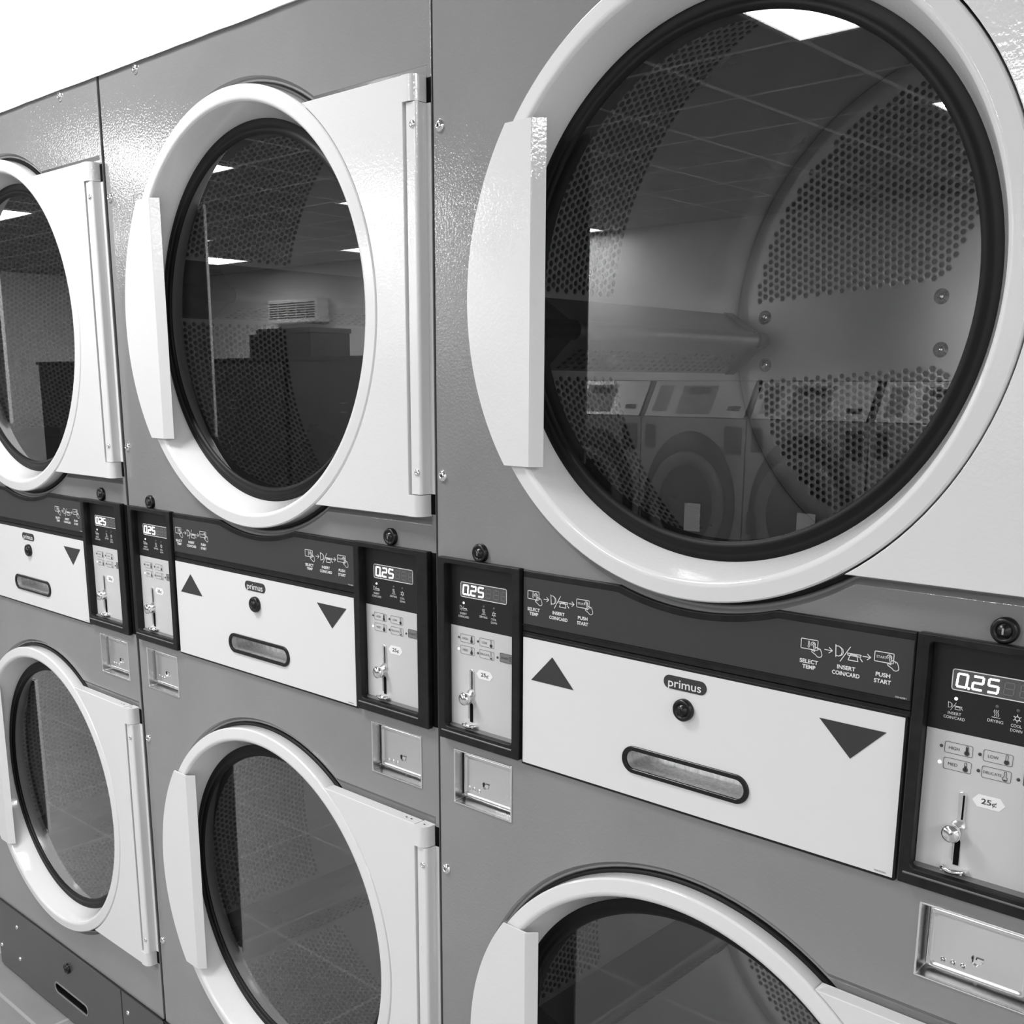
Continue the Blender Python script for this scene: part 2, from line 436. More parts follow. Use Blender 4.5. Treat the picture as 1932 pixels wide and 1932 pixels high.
def make_post():
    n = 8; P = [(.3760, .0040), (.3760, -.0185)]; r = .0045
    for i in range(n + 1):
        t = -pi / 2 + pi / 2 * i / n; P.append((.3935 - r + r * cos(t), -.0185 + r + r * sin(t)))
    P += [(.3935, -.0015), (.4005, -.0010), (.4005, .0040)]
    post = part('hinge_post', MB().vprism(P, -.2355, .2335), M_WHITE, dryer)
    for z in (.2085, -.2075):
        o = part('post_screw', scm, None, post, (.3865, -.0186, z)); o.scale = (.62, .5, .62)
    for za, zb in ((.2335, .262), (-.262, -.2355)): part('hinge_shadow_plate', MB().box(.3928, .4003, -.0006, .004, za, zb), M_VOID, post)  # black plates painting in the shade behind the hinge knuckles
    return post
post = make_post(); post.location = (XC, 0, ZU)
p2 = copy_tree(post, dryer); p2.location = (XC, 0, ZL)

# --- drums
DR, DY = .388, .70
def hexcells(cells, fmap, r, rim, pt=.012):
    """cells: list of (a, b, holed); hexagon pitch .012, pointed along a; fmap(a,b,depth)->xyz"""
    mb = MB(); cr = pt / sqrt(3)
    vs = mb.v; fs = mb.f; sm = mb.sm
    hx = [(cr * cos(k * pi / 3), cr * sin(k * pi / 3)) for k in range(6)]
    ho = [(r * cos(k * pi / 6), r * sin(k * pi / 6)) for k in range(12)]
    for a, b, holed in cells:
        n = len(vs)
        for p in hx: vs.append(fmap(a + p[0], b + p[1], 0))
        if not holed: fs.append(tuple(range(n, n + 6))); sm.append(True); continue
        for p in ho: vs.append(fmap(a + p[0], b + p[1], 0))
        for p in ho: vs.append(fmap(a + p[0] * .93, b + p[1] * .93, rim))
        for k in range(6):
            k2 = (k + 1) % 6
            fs.append((n + k, n + 6 + 2 * k, n + 6 + 2 * k + 1, n + 6 + (2 * k + 2) % 12, n + k2)); sm.append(True)
        for k in range(12):
            k2 = (k + 1) % 12
            fs.append((n + 6 + k, n + 18 + k, n + 18 + k2, n + 6 + k2)); sm.append(False)
    return mb
def mesh_keep(mb, name, mat):
    me = bpy.data.meshes.new(name); me.from_pydata(mb.v, [], mb.f); me.update()
    me.polygons.foreach_set('use_smooth', mb.sm); me.materials.append(mat); return me
def make_drum():
    NA = 222; NC = 32; da = 2 * pi / NA; col = .0110 * sqrt(3) / 2; pitch = 2 * pi * DR / NA
    cells = []
    for i in range(NC):
        y = .062 + i * col
        for j in range(NA):
            t = (j + .5 * (i % 2)) * da
            d = (t + pi / 3) % (2 * pi / 3) - pi / 3
            cells.append((y, t * DR, abs(d) > radians(8.3) and 0 < i < NC - 1))
    sc = pitch / .012
    def fm(a, b, dep):
        t = b / DR; R = DR + dep; return (R * cos(t), a, R * sin(t))
    mb = hexcells(cells, fm, .0039, .0013, .0110)
    # solid rest of the cylinder, a hair behind the perforated sheet
    n = 144
    def cyl(ya, yb, R):
        vs = []
        for k in range(n):
            t = 2 * pi * k / n; vs += [(R * cos(t), ya, R * sin(t)), (R * cos(t), yb, R * sin(t))]
        mb.add(vs, [(2 * k, 2 * k + 1, (2 * k + 3) % (2 * n), (2 * k + 2) % (2 * n)) for k in range(n)], True)
    cyl(.045, .0635, DR + .0003); cyl(.062 + (NC - 1) * col - .002, .703, DR + .0003)
    vs = []
    for k in range(n):
        t = 2 * pi * k / n; vs += [((DR + .0003) * cos(t), .694, (DR + .0003) * sin(t)), ((DR - .004) * cos(t), DY, (DR - .004) * sin(t))]
    drum = part('drum', mesh_keep(mb, 'drum', M_DRUM), None, dryer)
    # back plate
    cells = []; spk = .0625; col = .012 * sqrt(3) / 2
    for i in range(-40, 41):
        a = i * col
        for j in range(-36, 37):
            b = (j + .5 * (i % 2)) * .012; rr = hypot(a, b)
            if rr > .3755: continue
            hol = rr < .356
            for s_ in range(3):
                t = s_ * 2 * pi / 3; al = a * cos(t) + b * sin(t); pe = -a * sin(t) + b * cos(t)
                if al > -.01 and abs(pe) < spk: hol = False
            if rr < .075: hol = False
            cells.append((a, b, hol))
    bmb = hexcells(cells, lambda a, b, dep: (a, DY + dep, b), .0038, .0013)
    bmb.lathe([(.365, DY - .0004), (.3862, DY - .0004), (.3872, DY + .004)], n=144)
    part('drum_back', mesh_keep(bmb, 'drum_back', M_DRUM), None, drum)
    part('drum_shell', MB().lathe([(.262, .044), (.3885, .0445), (.3945, .05), (.3945, .73), (.0001, .735)], n=96), M_CASE, drum)
    bol = MB().lathe([(.0115, 0), (.0115, -.001), (.0075, -.0012), (.0070, -.0040), (.0045, -.0058), (.0001, -.0062)], n=24).mesh('bolt', M_CHROME)
    for s_ in range(3):
        t = s_ * 2 * pi / 3
        for al in (.333, .040):
            for pe in (.0385, -.0385):
                if al < .1 and s_ : continue
                part('bolt', bol, None, drum, (al * cos(t) - pe * sin(t), DY - .0004, al * sin(t) + pe * cos(t)))
        # lifter: triangular fin with rounded tip
        prof = []
        tip = .318
        base = radians(7.2)
        prof.append((DR * cos(base), DR * sin(base)))
        for k in range(7):
            u = pi / 2 + pi * k / 6
            prof.append((tip + .013 + .013 * cos(u) , .013 * sin(u) * (1)))
        prof = [(DR * cos(base), DR * sin(base))] + [(tip + .013 + .013 * cos(pi * .38 + pi * 1.24 * k / 8), .013 * sin(pi * .38 + pi * 1.24 * k / 8)) for k in range(9)] + [(DR * cos(base), -DR * sin(base))]
        def rot2(p): return (p[0] * cos(t) - p[1] * sin(t), p[0] * sin(t) + p[1] * cos(t))
        lf = MB(); P = [rot2(p) for p in prof]; m = len(P)
        ys = [(.185, 1.0), (.66, 1.0)]
        vs = [(x, .185, z) for x, z in P] + [(x, .672, z) for x, z in P]
        lf.add(vs, [(i, i + 1, i + 1 + m, i + m) for i in range(m - 1)], True)
        lf.add(vs, [tuple(range(m, 2 * m))])
        L = part('lifter', lf, M_LIFT, drum)
        # dark moulded ends
        P2 = [rot2((p[0] - (.0015 if p[0] < .36 else 0), p[1] * 1.04)) for p in prof]
        P3 = [rot2((p[0] + (.045 if p[0] < .36 else 0), p[1] * .8)) for p in prof]
        e = MB(); vs = [(x, .190, z) for x, z in P2] + [(x, .120, z) for x, z in P2] + [(x, .062, z) for x, z in P3]
        e.add(vs, [(i + r_ * m, i + 1 + r_ * m, i + 1 + m + r_ * m, i + m + r_ * m) for i in range(m - 1) for r_ in (0, 1)], True)
        e.add(vs, [tuple(range(2 * m, 3 * m))])
        part('lifter_end', e, paint_once('lifter_plastic', .02, .35), drum); e = MB()
        vs = [(x, .655, z) for x, z in P2] + [(x, .685, z) for x, z in P2] + [(x, .698, z) for x, z in P3]
        e.add(vs, [(i + r_ * m, i + 1 + r_ * m, i + 1 + m + r_ * m, i + m + r_ * m) for i in range(m - 1) for r_ in (0, 1)], True)
        part('lifter_end', e, paint_once('lifter_plastic', .02, .35), drum)
        pf = MB()
        for i in range(24):
            for k in range(5):
                yc = .215 + i * .018 + k * .0035; q = .12 + k * .14
                a0 = prof[0]; a1 = prof[1]
                px = a0[0] + (a1[0] - a0[0]) * q; pz = a0[1] + (a1[1] - a0[1]) * q
                dx, dz = (a1[0] - a0[0]), (a1[1] - a0[1]); ln = hypot(dx, dz); dx, dz = dx / ln, dz / ln
                nx, nz = dz, -dx
                if nz < 0: nx, nz = -nx, -nz
                vs = []
                for c in range(8):
                    ca, sa = .0045 * cos(c * pi / 4), .0032 * sin(c * pi / 4)
                    g = rot2((px + dx * sa + nx * .0004, pz + dz * sa + nz * .0004)); vs.append((g[0], yc + ca, g[1]))
                pf.add(vs, [tuple(range(8))])
        pp = part('lifter_perforation', pf, M_BLACK, L)
        pp.parent = drum
    return drum
_once = {}
def paint_once(n, *a):
    if n not in _once: _once[n] = paint(n, *a)
    return _once[n]
drum_u = make_drum(); drum_u.location = (XC, 0, ZU)
drum_l = copy_tree(drum_u, dryer); drum_l.location = (XC, 0, ZL)

# --- control panels
YF = .0030          # face plate depth
SEG = {'0': 'abcdef', '2': 'abged', '5': 'afgcd', '8': 'abcdefg'}
def digit(mb, s, x, z, wd, ht, t, y, sl=.08):
    def P(u, v): return (x + u * wd + (v - .5) * ht * sl, z + (v - .5) * ht)
    hz_ = lambda v: (P(.12, v), P(.88, v))
    S7 = {'a': (P(.1, 1), P(.9, 1)), 'b': (P(1, .92), P(1, .56)), 'c': (P(1, .44), P(1, .08)), 'd': (P(.1, 0), P(.9, 0)), 'e': (P(0, .44), P(0, .08)), 'f': (P(0, .92), P(0, .56)), 'g': (P(.1, .5), P(.9, .5))}
    for c in SEG[s]: mb.stroke(S7[c], t, y)
def thermo(mbf, mbo, x, z, h, fill, y):
    r = h * .24; st = h * .105
    ring = [(x + r * cos(t), z - h * .27 + r * sin(t)) for t in [radians(d) for d in range(120, 421, 20)]]
    out = [(x - st, z + h * .42)] + [(x - st, z - h * .06)] + ring[1:-1] + [(x + st, z - h * .06), (x + st, z + h * .42), (x + st * .5, z + h * .5), (x - st * .5, z + h * .5)]
    mbo.stroke(out, h * .055, y, True)
    if fill > 0:
        mbf.poly(circ(x, z - h * .27, r * .82, 16), y)
        top = z - h * .1 + (h * .5) * max(0, (fill - .25) / .75)
        if fill > .25: mbf.poly([(x - st * .8, z - h * .2), (x + st * .8, z - h * .2), (x + st * .8, top), (x - st * .8, top)], y)
    else:
        mbf.poly([(x + r * .8 * cos(radians(t)), z - h * .27 + r * .8 * sin(radians(t))) for t in range(200, 341, 20)], y)
def coin_card(mb, x, z, s, y, wd):
    """the D / card symbol, s = overall width"""
    k = s / .0293
    D = [(-.0143, .0062), (-.0136, -.0055)]
    mb.stroke([(x + a * k, z + b * k) for a, b in D], wd * 1.1, y)
    arc = [(-.0138, .0050), (-.0110, .0052), (-.0082, .0030), (-.0075, 0), (-.0082, -.0028), (-.0106, -.0046), (-.0136, -.0042)]
    mb.stroke([(x + a * k, z + b * k) for a, b in arc], wd, y)
    mb.stroke([(x + (a + .0014) * k, z + b * .9 * k) for a, b in arc[1:-1]], wd * .8, y)
    mb.stroke([(x + 0.0005 * k, z + .0062 * k), (x - .0088 * k, z - .0092 * k)], wd, y)
    mb.stroke([(x + a * k, z + b * k) for a, b in [(-.0020, .0000), (.0117, .0000), (.0112, -.0020), (-.0015, -.0020)]], wd, y, True)
    mb.stroke([(x + a * k, z + b * k) for a, b in [(.0010, -.0010), (-.0010, -.0066), (.0090, -.0066), (.0075, -.0010)]], wd, y, True)
    mb.stroke([(x + a * k, z + b * k) for a, b in [(.0112, -.0035), (.0132, -.0058)]], wd * 1.3, y)
def control(ox, bx0, bx1):
    """ox: left edge of the face plate; bx0..bx1 outer bezel"""
    q = lambda X: X - .6505 + ox
    fx0, fx1, fz0, fz1 = ox - .0005, ox + .1180, Z(-.1440), Z(.0735)
    # bezel
    bz = sheet([rect(bx0, bx1, Z(-.1625), Z(.0807), .002), rect(fx0, fx1, fz0 - .001, fz1, .0045)], -.0100, -.0015, .0014)
    bz.box(bx0 + .002, bx1 - .002, -.0015, .0060, Z(-.159), fz0 - .003).box(bx0 + .002, bx1 - .002, -.0015, .0060, fz1 + .001, Z(.078))
    bz.box(bx0 + .002, fx0 - .0005, -.0018, .0060, Z(-.159), Z(.078)).box(fx1 + .0005, bx1 - .002, -.0018, .0060, Z(-.159), Z(.078))
    b = part('control_panel', bz, M_BEZEL, dryer)
    sill = MB().add([(fx0, YF, fz0 + .0015), (fx1, YF, fz0 + .0015), (fx1 + .001, -.0092, fz0 - .0055), (fx0 - .006, -.0092, fz0 - .0055)], [(0, 1, 2, 3)])
    sill.add([(fx0 - .006, -.0092, fz0 - .0055), (fx1 + .001, -.0092, fz0 - .0055), (fx1 + .001, -.0112, fz0 - .0070), (fx0 - .006, -.0112, fz0 - .0070), (fx0 - .006, -.0095, fz0 - .0090), (fx1 + .001, -.0095, fz0 - .0090)], [(0, 1, 2, 3), (3, 2, 5, 4)])
    part('panel_sill', sill, paint_once('sill_plastic', .17, .28), b)
    zb = Z(-.0092)
    part('face_plate', MB().box(fx0, fx1, YF, YF + .002, fz0 - .001, zb), M_FACE, b)
    part('display_plate', MB().box(fx0, fx1, YF - .0001, YF + .002, zb, fz1), M_STRIP_DK, b)
    y = YF - .0005
    # display
    dx0, dx1, dz0, dz1 = q(.6689), q(.7487), Z(.0305), Z(.0495)
    part('display_window', MB().box(dx0, dx1, YF - .0004, YF, dz0, dz1), M_LCD, b)
    wf = MB(); R = rect(dx0, dx1, dz0, dz1, .0022); wf.stroke(R, .0009, y, True)
    lit = MB(); un_ = MB()
    xs = [q(.6735), q(.6872), q(.7005), q(.7140), q(.7275), q(.7410)]
    zc = Z(.0400)
    for i, x in enumerate(xs):
        if i < 3: digit(lit, '025'[i], x, zc, .0085, .0118, .0018, y - .0003)
        else: digit(un_, '8', x, zc, .0060 if i == 5 else .0082, .0110, .0009, y - .0002)
    lit.poly(circ(q(.6838), zc - .0062, .0012, 10), y - .0003)
    part('lit_digits', lit, M_LIT, b); part('unlit_digits', un_, M_SEG, b)
    # white printing
    tx = wf
    text(tx, 'INSERT', q(.6735), Z(.0083), .0028, y, .0120); text(tx, 'COIN/CARD', q(.6735), Z(.0042), .0028, y, .0190)
    coin_card(tx, q(.6740), Z(.0155), .0140, y, .0004)
    text(tx, 'DRYING', q(.7092), Z(.0088), .0028, y, .0135)
    for k in (-1, 0, 1):
        tx.stroke([(q(.7095) + k * .0016 + .0006 * sin(t), Z(.0162) + (t / 6.3 - .5) * .0056) for t in [i * .9 for i in range(8)]], .0005, y)
    tx.stroke([(q(.7060), Z(.0122)), (q(.7130), Z(.0122))], .0005, y)
    text(tx, 'COOL', q(.7270), Z(.0083), .0028, y, .0090); text(tx, 'DOWN', q(.7274), Z(.0040), .0028, y, .0100)
    tx.stroke(circ(q(.7272), Z(.0149), .0019, 12), .0007, y, True)
    for k in range(6):
        a = k * pi / 3 + pi / 6; tx.stroke([(q(.7272) + .0022 * cos(a), Z(.0149) + .0022 * sin(a)), (q(.7272) + .0036 * cos(a), Z(.0149) + .0036 * sin(a))], .0006, y)
    part('white_printing', tx, M_INK, b)
    led = MB().lathe([(.0016, 0), (.0014, -.0007), (.0001, -.0009)], n=14)
    lm = led.mesh('indicator', M_LED); ld = led.mesh('indicator', paint_once('unlit_led', .10, .4)); lg = led.mesh('indicator', paint_once('dark_led', .05, .35))
    part('indicator', lm, None, b, (q(.6736), YF, Z(.0222))); part('indicator', ld, None, b, (q(.7095), YF, Z(.0222))); part('indicator', ld, None, b, (q(.7272), YF, Z(.0222)))
    part('indicator', lg, None, b, (q(.6645), YF, Z(-.0243))); part('indicator', lm, None, b, (q(.6641), YF, Z(-.0400)))
    for x, z in ((.6990, -.0245), (.6990, -.0399), (.7334, -.0398)): part('indicator', lg, None, b, (q(x), YF, Z(z)))
    # keys
    for nm, xa, xb, za, zb_, fill in (('HIGH', .6677, .6927, -.0295, -.0190, 1.), ('LOW', .7022, .7273, -.0295, -.0190, .28), ('MED', .6677, .6927, -.0450, -.0343, .6), ('DELICATE', .7022, .7273, -.0450, -.0343, 0)):
        k = MB(); k.stroke(rect(q(xa), q(xb), Z(za), Z(zb_), .0016), .0004, y, True)
        text(k, nm, q(xa) + (.0085 if nm != 'DELICATE' else .0092), Z((za + zb_) / 2), .0031 if nm != 'DELICATE' else .0027, y, {'HIGH': .0095, 'LOW': .0092, 'MED': .0085, 'DELICATE': .0158}[nm])
        thermo(k, k, q(xb) - .0050, Z((za + zb_) / 2), .0086, fill, y - .0001)
        part('temperature_key', k, M_DINK, b)
    sk = part('start_key', sheet([rect(q(.7380), q(.7612), Z(-.0440), Z(-.0327), .0012)], YF - .0006, YF + .0002), M_BTN, b)
    k = MB(); text(k, 'START', q(.7461), Z(-.0384), .0030, YF - .0008, .0120); k.stroke(circ(q(.7565), Z(-.0384), .0030, 16), .0005, YF - .0008, True); k.stroke([(q(.7565), Z(-.0372)), (q(.7565), Z(-.0396))], .0006, YF - .0008)
    k.stroke(rect(q(.7380), q(.7612), Z(-.0440), Z(-.0327), .0012), .0005, YF - .0007, True)
    part('start_lettering', k, M_DINK, b)
    # price sticker
    st = MB().poly([(q(a), Z(c)) for a, c in ((.6962, -.0676), (.7013, -.0614), (.7205, -.0614), (.7253, -.0674), (.7203, -.0735), (.7010, -.0735))], YF - .0003)
    part('price_sticker', st, M_PAPER, b)
    k = MB(); text(k, '25', q(.7087), Z(-.0672), .0052, YF - .0005, .0088, bold=.015); text(k, '\u00a2', q(.7158), Z(-.0676), .0050, YF - .0005, .0040)
    part('price_lettering', k, M_DINK, b)
    # coin mechanism
    cs = MB()
    pts = [(.6848, -.0660), (.6858, -.0638), (.6880, -.0630), (.6905, -.0640), (.6916, -.0662), (.6920, -.0900), (.6935, -.0960), (.6925, -.0985), (.6880, -.0975), (.6840, -.1000), (.6795, -.0950), (.6845, -.0905), (.6855, -.0880)]
    q2 = sheet([[(q(a), Z(c)) for a, c in pts]], YF - .0018, YF, .0004); cs.add(q2.v, q2.f)
    cs.box(q(.6818), q(.6832), YF - .0012, YF, Z(-.131), Z(-.105))
    part('coin_chute', cs, M_STEEL, b)
    part('coin_opening', MB().box(q(.6888), q(.6904), YF - .0021, YF - .0018, Z(-.0895), Z(-.0660)).prism([(q(.6872) + u, Z(v)) for u, v in [(-.0024, -.1350), (.0026, -.1350), (.0026, -.1120), (.0018, -.1100), (0, -.1092), (-.0016, -.1100), (-.0024, -.1120)]], YF - .0008, YF - .0003), M_VOID, b)
    kn = MB().lathe([(.0070, 0), (.0075, -.0060), (.0086, -.0072), (.0088, -.0105), (.0078, -.0128), (.0050, -.0142), (.0001, -.0150)], n=32)
    part('coin_return_knob', kn, M_CHROME, b, (q(.6838), YF, Z(-.1022)))
    cup = MB(); n = 24
    vs = []
    for ring, (rr_, zz) in enumerate(((.0128, .0), (.0135, -.0022), (.0120, -.0040), (.0001, -.0040), (.0108, .0004), (.0098, -.0018))):
        pass
    prof = [(.0098, -.0020), (.0108, .0004), (.0126, .0004), (.0134, -.0020), (.0118, -.0042), (.0001, -.0042)]
    for k_ in range(n + 1):
        t = pi + pi * k_ / n
        for r_, z_ in prof: vs.append((q(.6862) + r_ * cos(t), YF + r_ * .85 * sin(t), Z(-.1368) + z_))
    m = len(prof); cup.add(vs, [(k_ * m + i, k_ * m + i + 1, (k_ + 1) * m + i + 1, (k_ + 1) * m + i) for k_ in range(n) for i in range(m - 1)], True)
    cup.box(q(.6765), q(.6960), YF - .008, YF, Z(-.1405), Z(-.1398))
    part('coin_return_cup', cup, M_CHROME, b)
    return b
M_STRIP_DK = paint('display_label', .016, .4, spec=.35)
control(.0230, .0107, .1530)
control(.6505, .6388, .7897)

# --- instruction strip above the lint door
YS = -.0045
arcR = .3245
top = []
am = math.asin((.391 - .0790) / arcR)
hx = arcR * cos(am)
for i in range(25):
    t = -pi / 2 - (pi / 2 - am) + 2 * (pi / 2 - am) * i / 24
    top.append((XC + arcR * cos(t), ZU + arcR * sin(t)))
def stripoly(x0, x1, zb, zt, R):
    am = math.acos(min(1, (.391 - zt) / R)); P = [(x0, Z(zb)), (x0, Z(zt))]
    k = .004
    for i in range(25):
        t = -pi / 2 - am + 2 * am * i / 24; P.append((XC + R * cos(t), ZU + R * sin(t)))
    P += [(x1, Z(zt)), (x1, Z(zb))]; return P
ST = sheet([stripoly(.1545, .6365, .0040, .0790, .3270)], YS, .004, .0016)
ST.box(.1550, .6362, YS - .0012, YS + .001, Z(.0115), Z(.0128)).box(.1550, .6362, YS + .0002, .004, Z(-.0015), Z(.0035))
strip = part('instruction_strip', ST, M_BEZEL, dryer)
part('strip_label', MB().poly([(x, z) for x, z in stripoly(.1562, .6348, .0135, .0710, .3350)], YS - .0004), M_STRIP, strip)
def hand(mb, x, z, y, wd, k=1.):
    H = [(0, 0), (-.0006, .0010), (.0004, .0022), (.0014, .0014), (.0026, -.0028), (.0028, -.0012), (.0040, -.0013), (.0045, -.0026), (.0047, -.0016), (.0058, -.0018), (.0062, -.0032), (.0066, -.0022), (.0078, -.0026),
         (.0090, -.0052), (.0098, -.0080), (.0092, -.0098), (.0070, -.0108), (.0050, -.0104), (.0032, -.0088), (-.0008, -.0066), (-.0012, -.0054), (-.0002, -.0050), (.0020, -.0056), (0, 0)]
    mb.stroke([(x + a * k, z + b * k) for a, b in H], wd, y)
    mb.stroke([(x + .0024 * cos(radians(t)), z + .001 + .0024 * sin(radians(t))) for t in range(-30, 211, 24)], wd, y)
def instructions(dx, q_=1.):
    y = YS - .0008; wd = .00078; k = MB()
    X = lambda v: v - .5227 + dx
    k.stroke(rect(X(.5230), X(.5407), Z(.0456), Z(.0553), .0008, 3), wd, y, True)
    k.stroke([(X(.5312) + .0009 * cos(t), Z(.0485) + .0012 * sin(t)) for t in [radians(d) for d in range(120, 421, 30)]] + [(X(.5317), Z(.0535)), (X(.5307), Z(.0535))], wd * .7, y, True)
    hand(k, X(.5358), Z(.0498), y, wd)
    for a in (.5482, .5869):
        k.stroke([(X(a), Z(.0480)), (X(a + .0078), Z(.0480))], wd, y); k.stroke([(X(a + .0045), Z(.0507)), (X(a + .0078), Z(.0480)), (X(a + .0045), Z(.0453))], wd, y)
    coin_card(k, X(.5735), Z(.0485), .0293, y, wd)
    k.stroke(rect(X(.5984), X(.6168), Z(.0458), Z(.0553), .0008, 3), wd, y, True)
    text(k, 'START', X(.6052), Z(.0505), .0026, y, .0100)
    hand(k, X(.6125), Z(.0502), y, wd)
    text(k, 'SELECT', X(.5323), Z(.0332), .0040, y, .0195, bold=.028); text(k, 'TEMP', X(.5327), Z(.0277), .0040, y, .0140, bold=.028)
    text(k, 'INSERT', X(.5712), Z(.0338), .0040, y, .0185, bold=.028); text(k, 'COIN/CARD', X(.5711), Z(.0277), .0040, y, .0280, bold=.028)
    text(k, 'PUSH', X(.6077), Z(.0337), .0040, y, .0142, bold=.028); text(k, 'START', X(.6077), Z(.0274), .0040, y, .0165, bold=.028)
    return k
part('instruction_lettering', instructions(.5227), M_INK, strip)
part('instruction_lettering', instructions(.1632), M_INK, strip)
k = MB(); text(k, '70542001', .6262, Z(.0152), .0017, YS - .0008, .0108); part('part_number', k, M_INK, strip)

# --- lint door
YP = -.0050
ld = sheet([rect(.1540, .6350, Z(-.1665), Z(.0000), .002), rect(.3120, .4735, Z(-.1337), Z(-.1043), .0147, 10)], YP + .0004, .0030, .0010)
lint = part('lint_door', ld, M_BEZEL, dryer)
slotP = rect(.3112, .4742, Z(-.1345), Z(-.1035), .0154, 10)
SI = rect(.3165, .4690, Z(-.1298), Z(-.1083), .0107, 10)
part('lint_label', sheet([rect(.1566, .6324, Z(-.1632), Z(-.0032), .0004, 2), slotP], YP - .0004, YP + .0006), M_LABEL, lint)
part('slot_rim', sheet([rect(.3106, .4748, Z(-.1351), Z(-.1029), .0160, 10), SI], YP - .0028, YP + .0010, .0010), M_BLACK, lint)
po = MB(); m = len(SI)
po.add([(x, YP - .0006, z) for x, z in SI] + [(x, .0300, z) for x, z in SI], [(i, (i + 1) % m, (i + 1) % m + m, i + m) for i in range(m)], True)
po.add([(x, .0300, z) for x, z in SI], [tuple(range(m))])
part('slot_pocket', po, paint('galvanised_steel', .75, .40, .8, rvar=.3, vscale=260, var=.22, stretch=(1, 1, .15)), lint)
# cut the frame sheet by drawing the pocket from the panel front: dark liner
for sgn, zz in ((1, -.0208), (-1, -.0550)):
    pass
part('triangle_mark', MB().poly([(.2034, Z(-.0208)), (.1701, Z(-.0548)), (.2368, Z(-.0548))], YP - .0008), M_TRI, lint)
part('triangle_mark', MB().poly([(.5474, Z(-.0210)), (.6159, Z(-.0210)), (.5820, Z(-.0552))], YP - .0008), M_TRI, lint)
part('badge', sheet([rect(.3634, .4180, Z(-.0258), Z(-.0108), .0074, 8)], YP - .0010, YP - .0003), M_TRI, lint)
k = MB(); text(k, 'primus', .3906, Z(-.0183), .0098, YP - .0013, .0420, bold=.008); part('badge_lettering', k, M_INK, lint)
o = part('lint_lock', lock_mesh(.0124), M_BLACK, lint, (.3910, YP, Z(-.0462)))
k = MB(); text(k, '70545201', .6202, Z(-.1603), .0017, YP - .0007, .0120); part('part_number', k, M_DINK, lint)

# --- coin boxes
def coinbox(a, b, c, d, lx, lz):
    fr = sheet([rect(a - .0006, b + .0006, Z(c) - .0006, Z(d) + .0006, .0012), rect(a + .0016, b - .0016, Z(c) + .0016, Z(d) - .0016, .0012)], -.0016, .002, .0006)
    A = rect(a + .0016, b - .0016, Z(c) + .0016, Z(d) - .0016, .0012); B_ = rect(a + .0020, b - .0020, Z(c) + .0030, Z(d) - .0020, .0012); m = len(A)
    cbx = part('coin_box', fr, M_CHROME, dryer)
    pk = MB().add([(x, -.0008, z) for x, z in A] + [(x, .0185, z) for x, z in B_], [(i, (i + 1) % m, (i + 1) % m + m, i + m) for i in range(m)], False)
    pk.poly([(x, z) for x, z in B_], .0185)
    part('coin_box_pocket', pk, M_POCKET, cbx)
    # pillow-pressed door
    x0, x1, z0, z1 = a + .0040, b - .0040, Z(c) + .0048, Z(d) - .0050
    dd = MB(); rings = []
    for ins, y in ((0, .0184), (.0003, .0140), (.0022, .0112), (.0045, .0106), (.0062, .0118), (.0075, .0122)):
        rings.append([(x, y, z) for x, z in rect(x0 + ins, x1 - ins, z0 + ins, z1 - ins * 1.2, .004)])
    m = len(rings[0]); vs = [p for r in rings for p in r]
    dd.add(vs, [(i + r * m, (i + 1) % m + r * m, (i + 1) % m + (r + 1) * m, i + (r + 1) * m) for r in range(len(rings) - 1) for i in range(m)], True)
    dd.add(rings[-1], [tuple(range(m))])
    part('coin_box_door', dd, M_STEEL, cbx)
    lk = MB().lathe([(.0050, 0), (.0050, -.0016), (.0042, -.0016), (.0042, .0003), (.0001, .0003)], lx, Z(lz), 20, a0=pi * .9, a1=2.1 * pi)
    lk.box(lx + .0002, lx + .0058, -.0012, 0, Z(lz) + .0012, Z(lz) + .0034)
    part('coin_lock', MB().add([(x, y + .0118, z) for x, y, z in lk.v], lk.f), M_CHROME, cbx)
    part('lock_slot', MB().box(lx - .0050, lx - .0036, .0108, .0122, Z(lz) - .0030, Z(lz) + .0040).box(lx - .001, lx + .0055, .0108, .0120, Z(lz) + .0018, Z(lz) + .0036), M_BLACK, cbx)
    em = MB()
    for k_ in range(3): em.lathe([(.0030, .0122), (.0026, .0114), (.0021, .0122), (.0014, .0122), (.0010, .0116), (.0001, .0116)], lx - .0125 - .0093 * (2 - k_), Z(lz) - .0100, 16)
    part('stamped_marks', em, M_STEEL, cbx)
coinbox(*CBX[0], .0765, -.2225)
coinbox(*CBX[1], .7124, -.2275)

# --- kick panels
KT, KB = Z(-.9535), .004
kr = MB().box(.002, .798, -.0035, .004, KT + .0002, KT + .0030)
part('kick_rail', kr, M_BEZEL, dryer)
for a, b, xs in ((.0020, .1495, (.0170, .1195)), (.6290, .7980, (.6533, .7740))):
    ks = part('kick_strip', MB().bbox(a, b, -.0020, .0030, KB, KT, .0008), M_KICK, dryer)
    for x in xs:
        for z in (-.9980, -1.0820):
            o = part('kick_screw', scm, None, ks, (x, -.0020, Z(z))); o.scale = (.7, .7, .7)
SK = rect(.3080, .4690, Z(-1.0890), Z(-1.0620), .0134, 8)
kp = sheet([rect(.1510, .6275, KB, KT - .001, .001), SK], -.0030, .0030, .0008)
kick = part('kick_door', kp, M_KICK, dryer)
SK2 = rect(.3110, .4660, Z(-1.0860), Z(-1.0650), .0104, 8)
part('kick_slot_rim', sheet([rect(.3068, .4702, Z(-1.0902), Z(-1.0608), .0146, 8), SK2], -.0042, -.0020, .0006), paint_once('kick_rim', .30, .35, .6), kick)
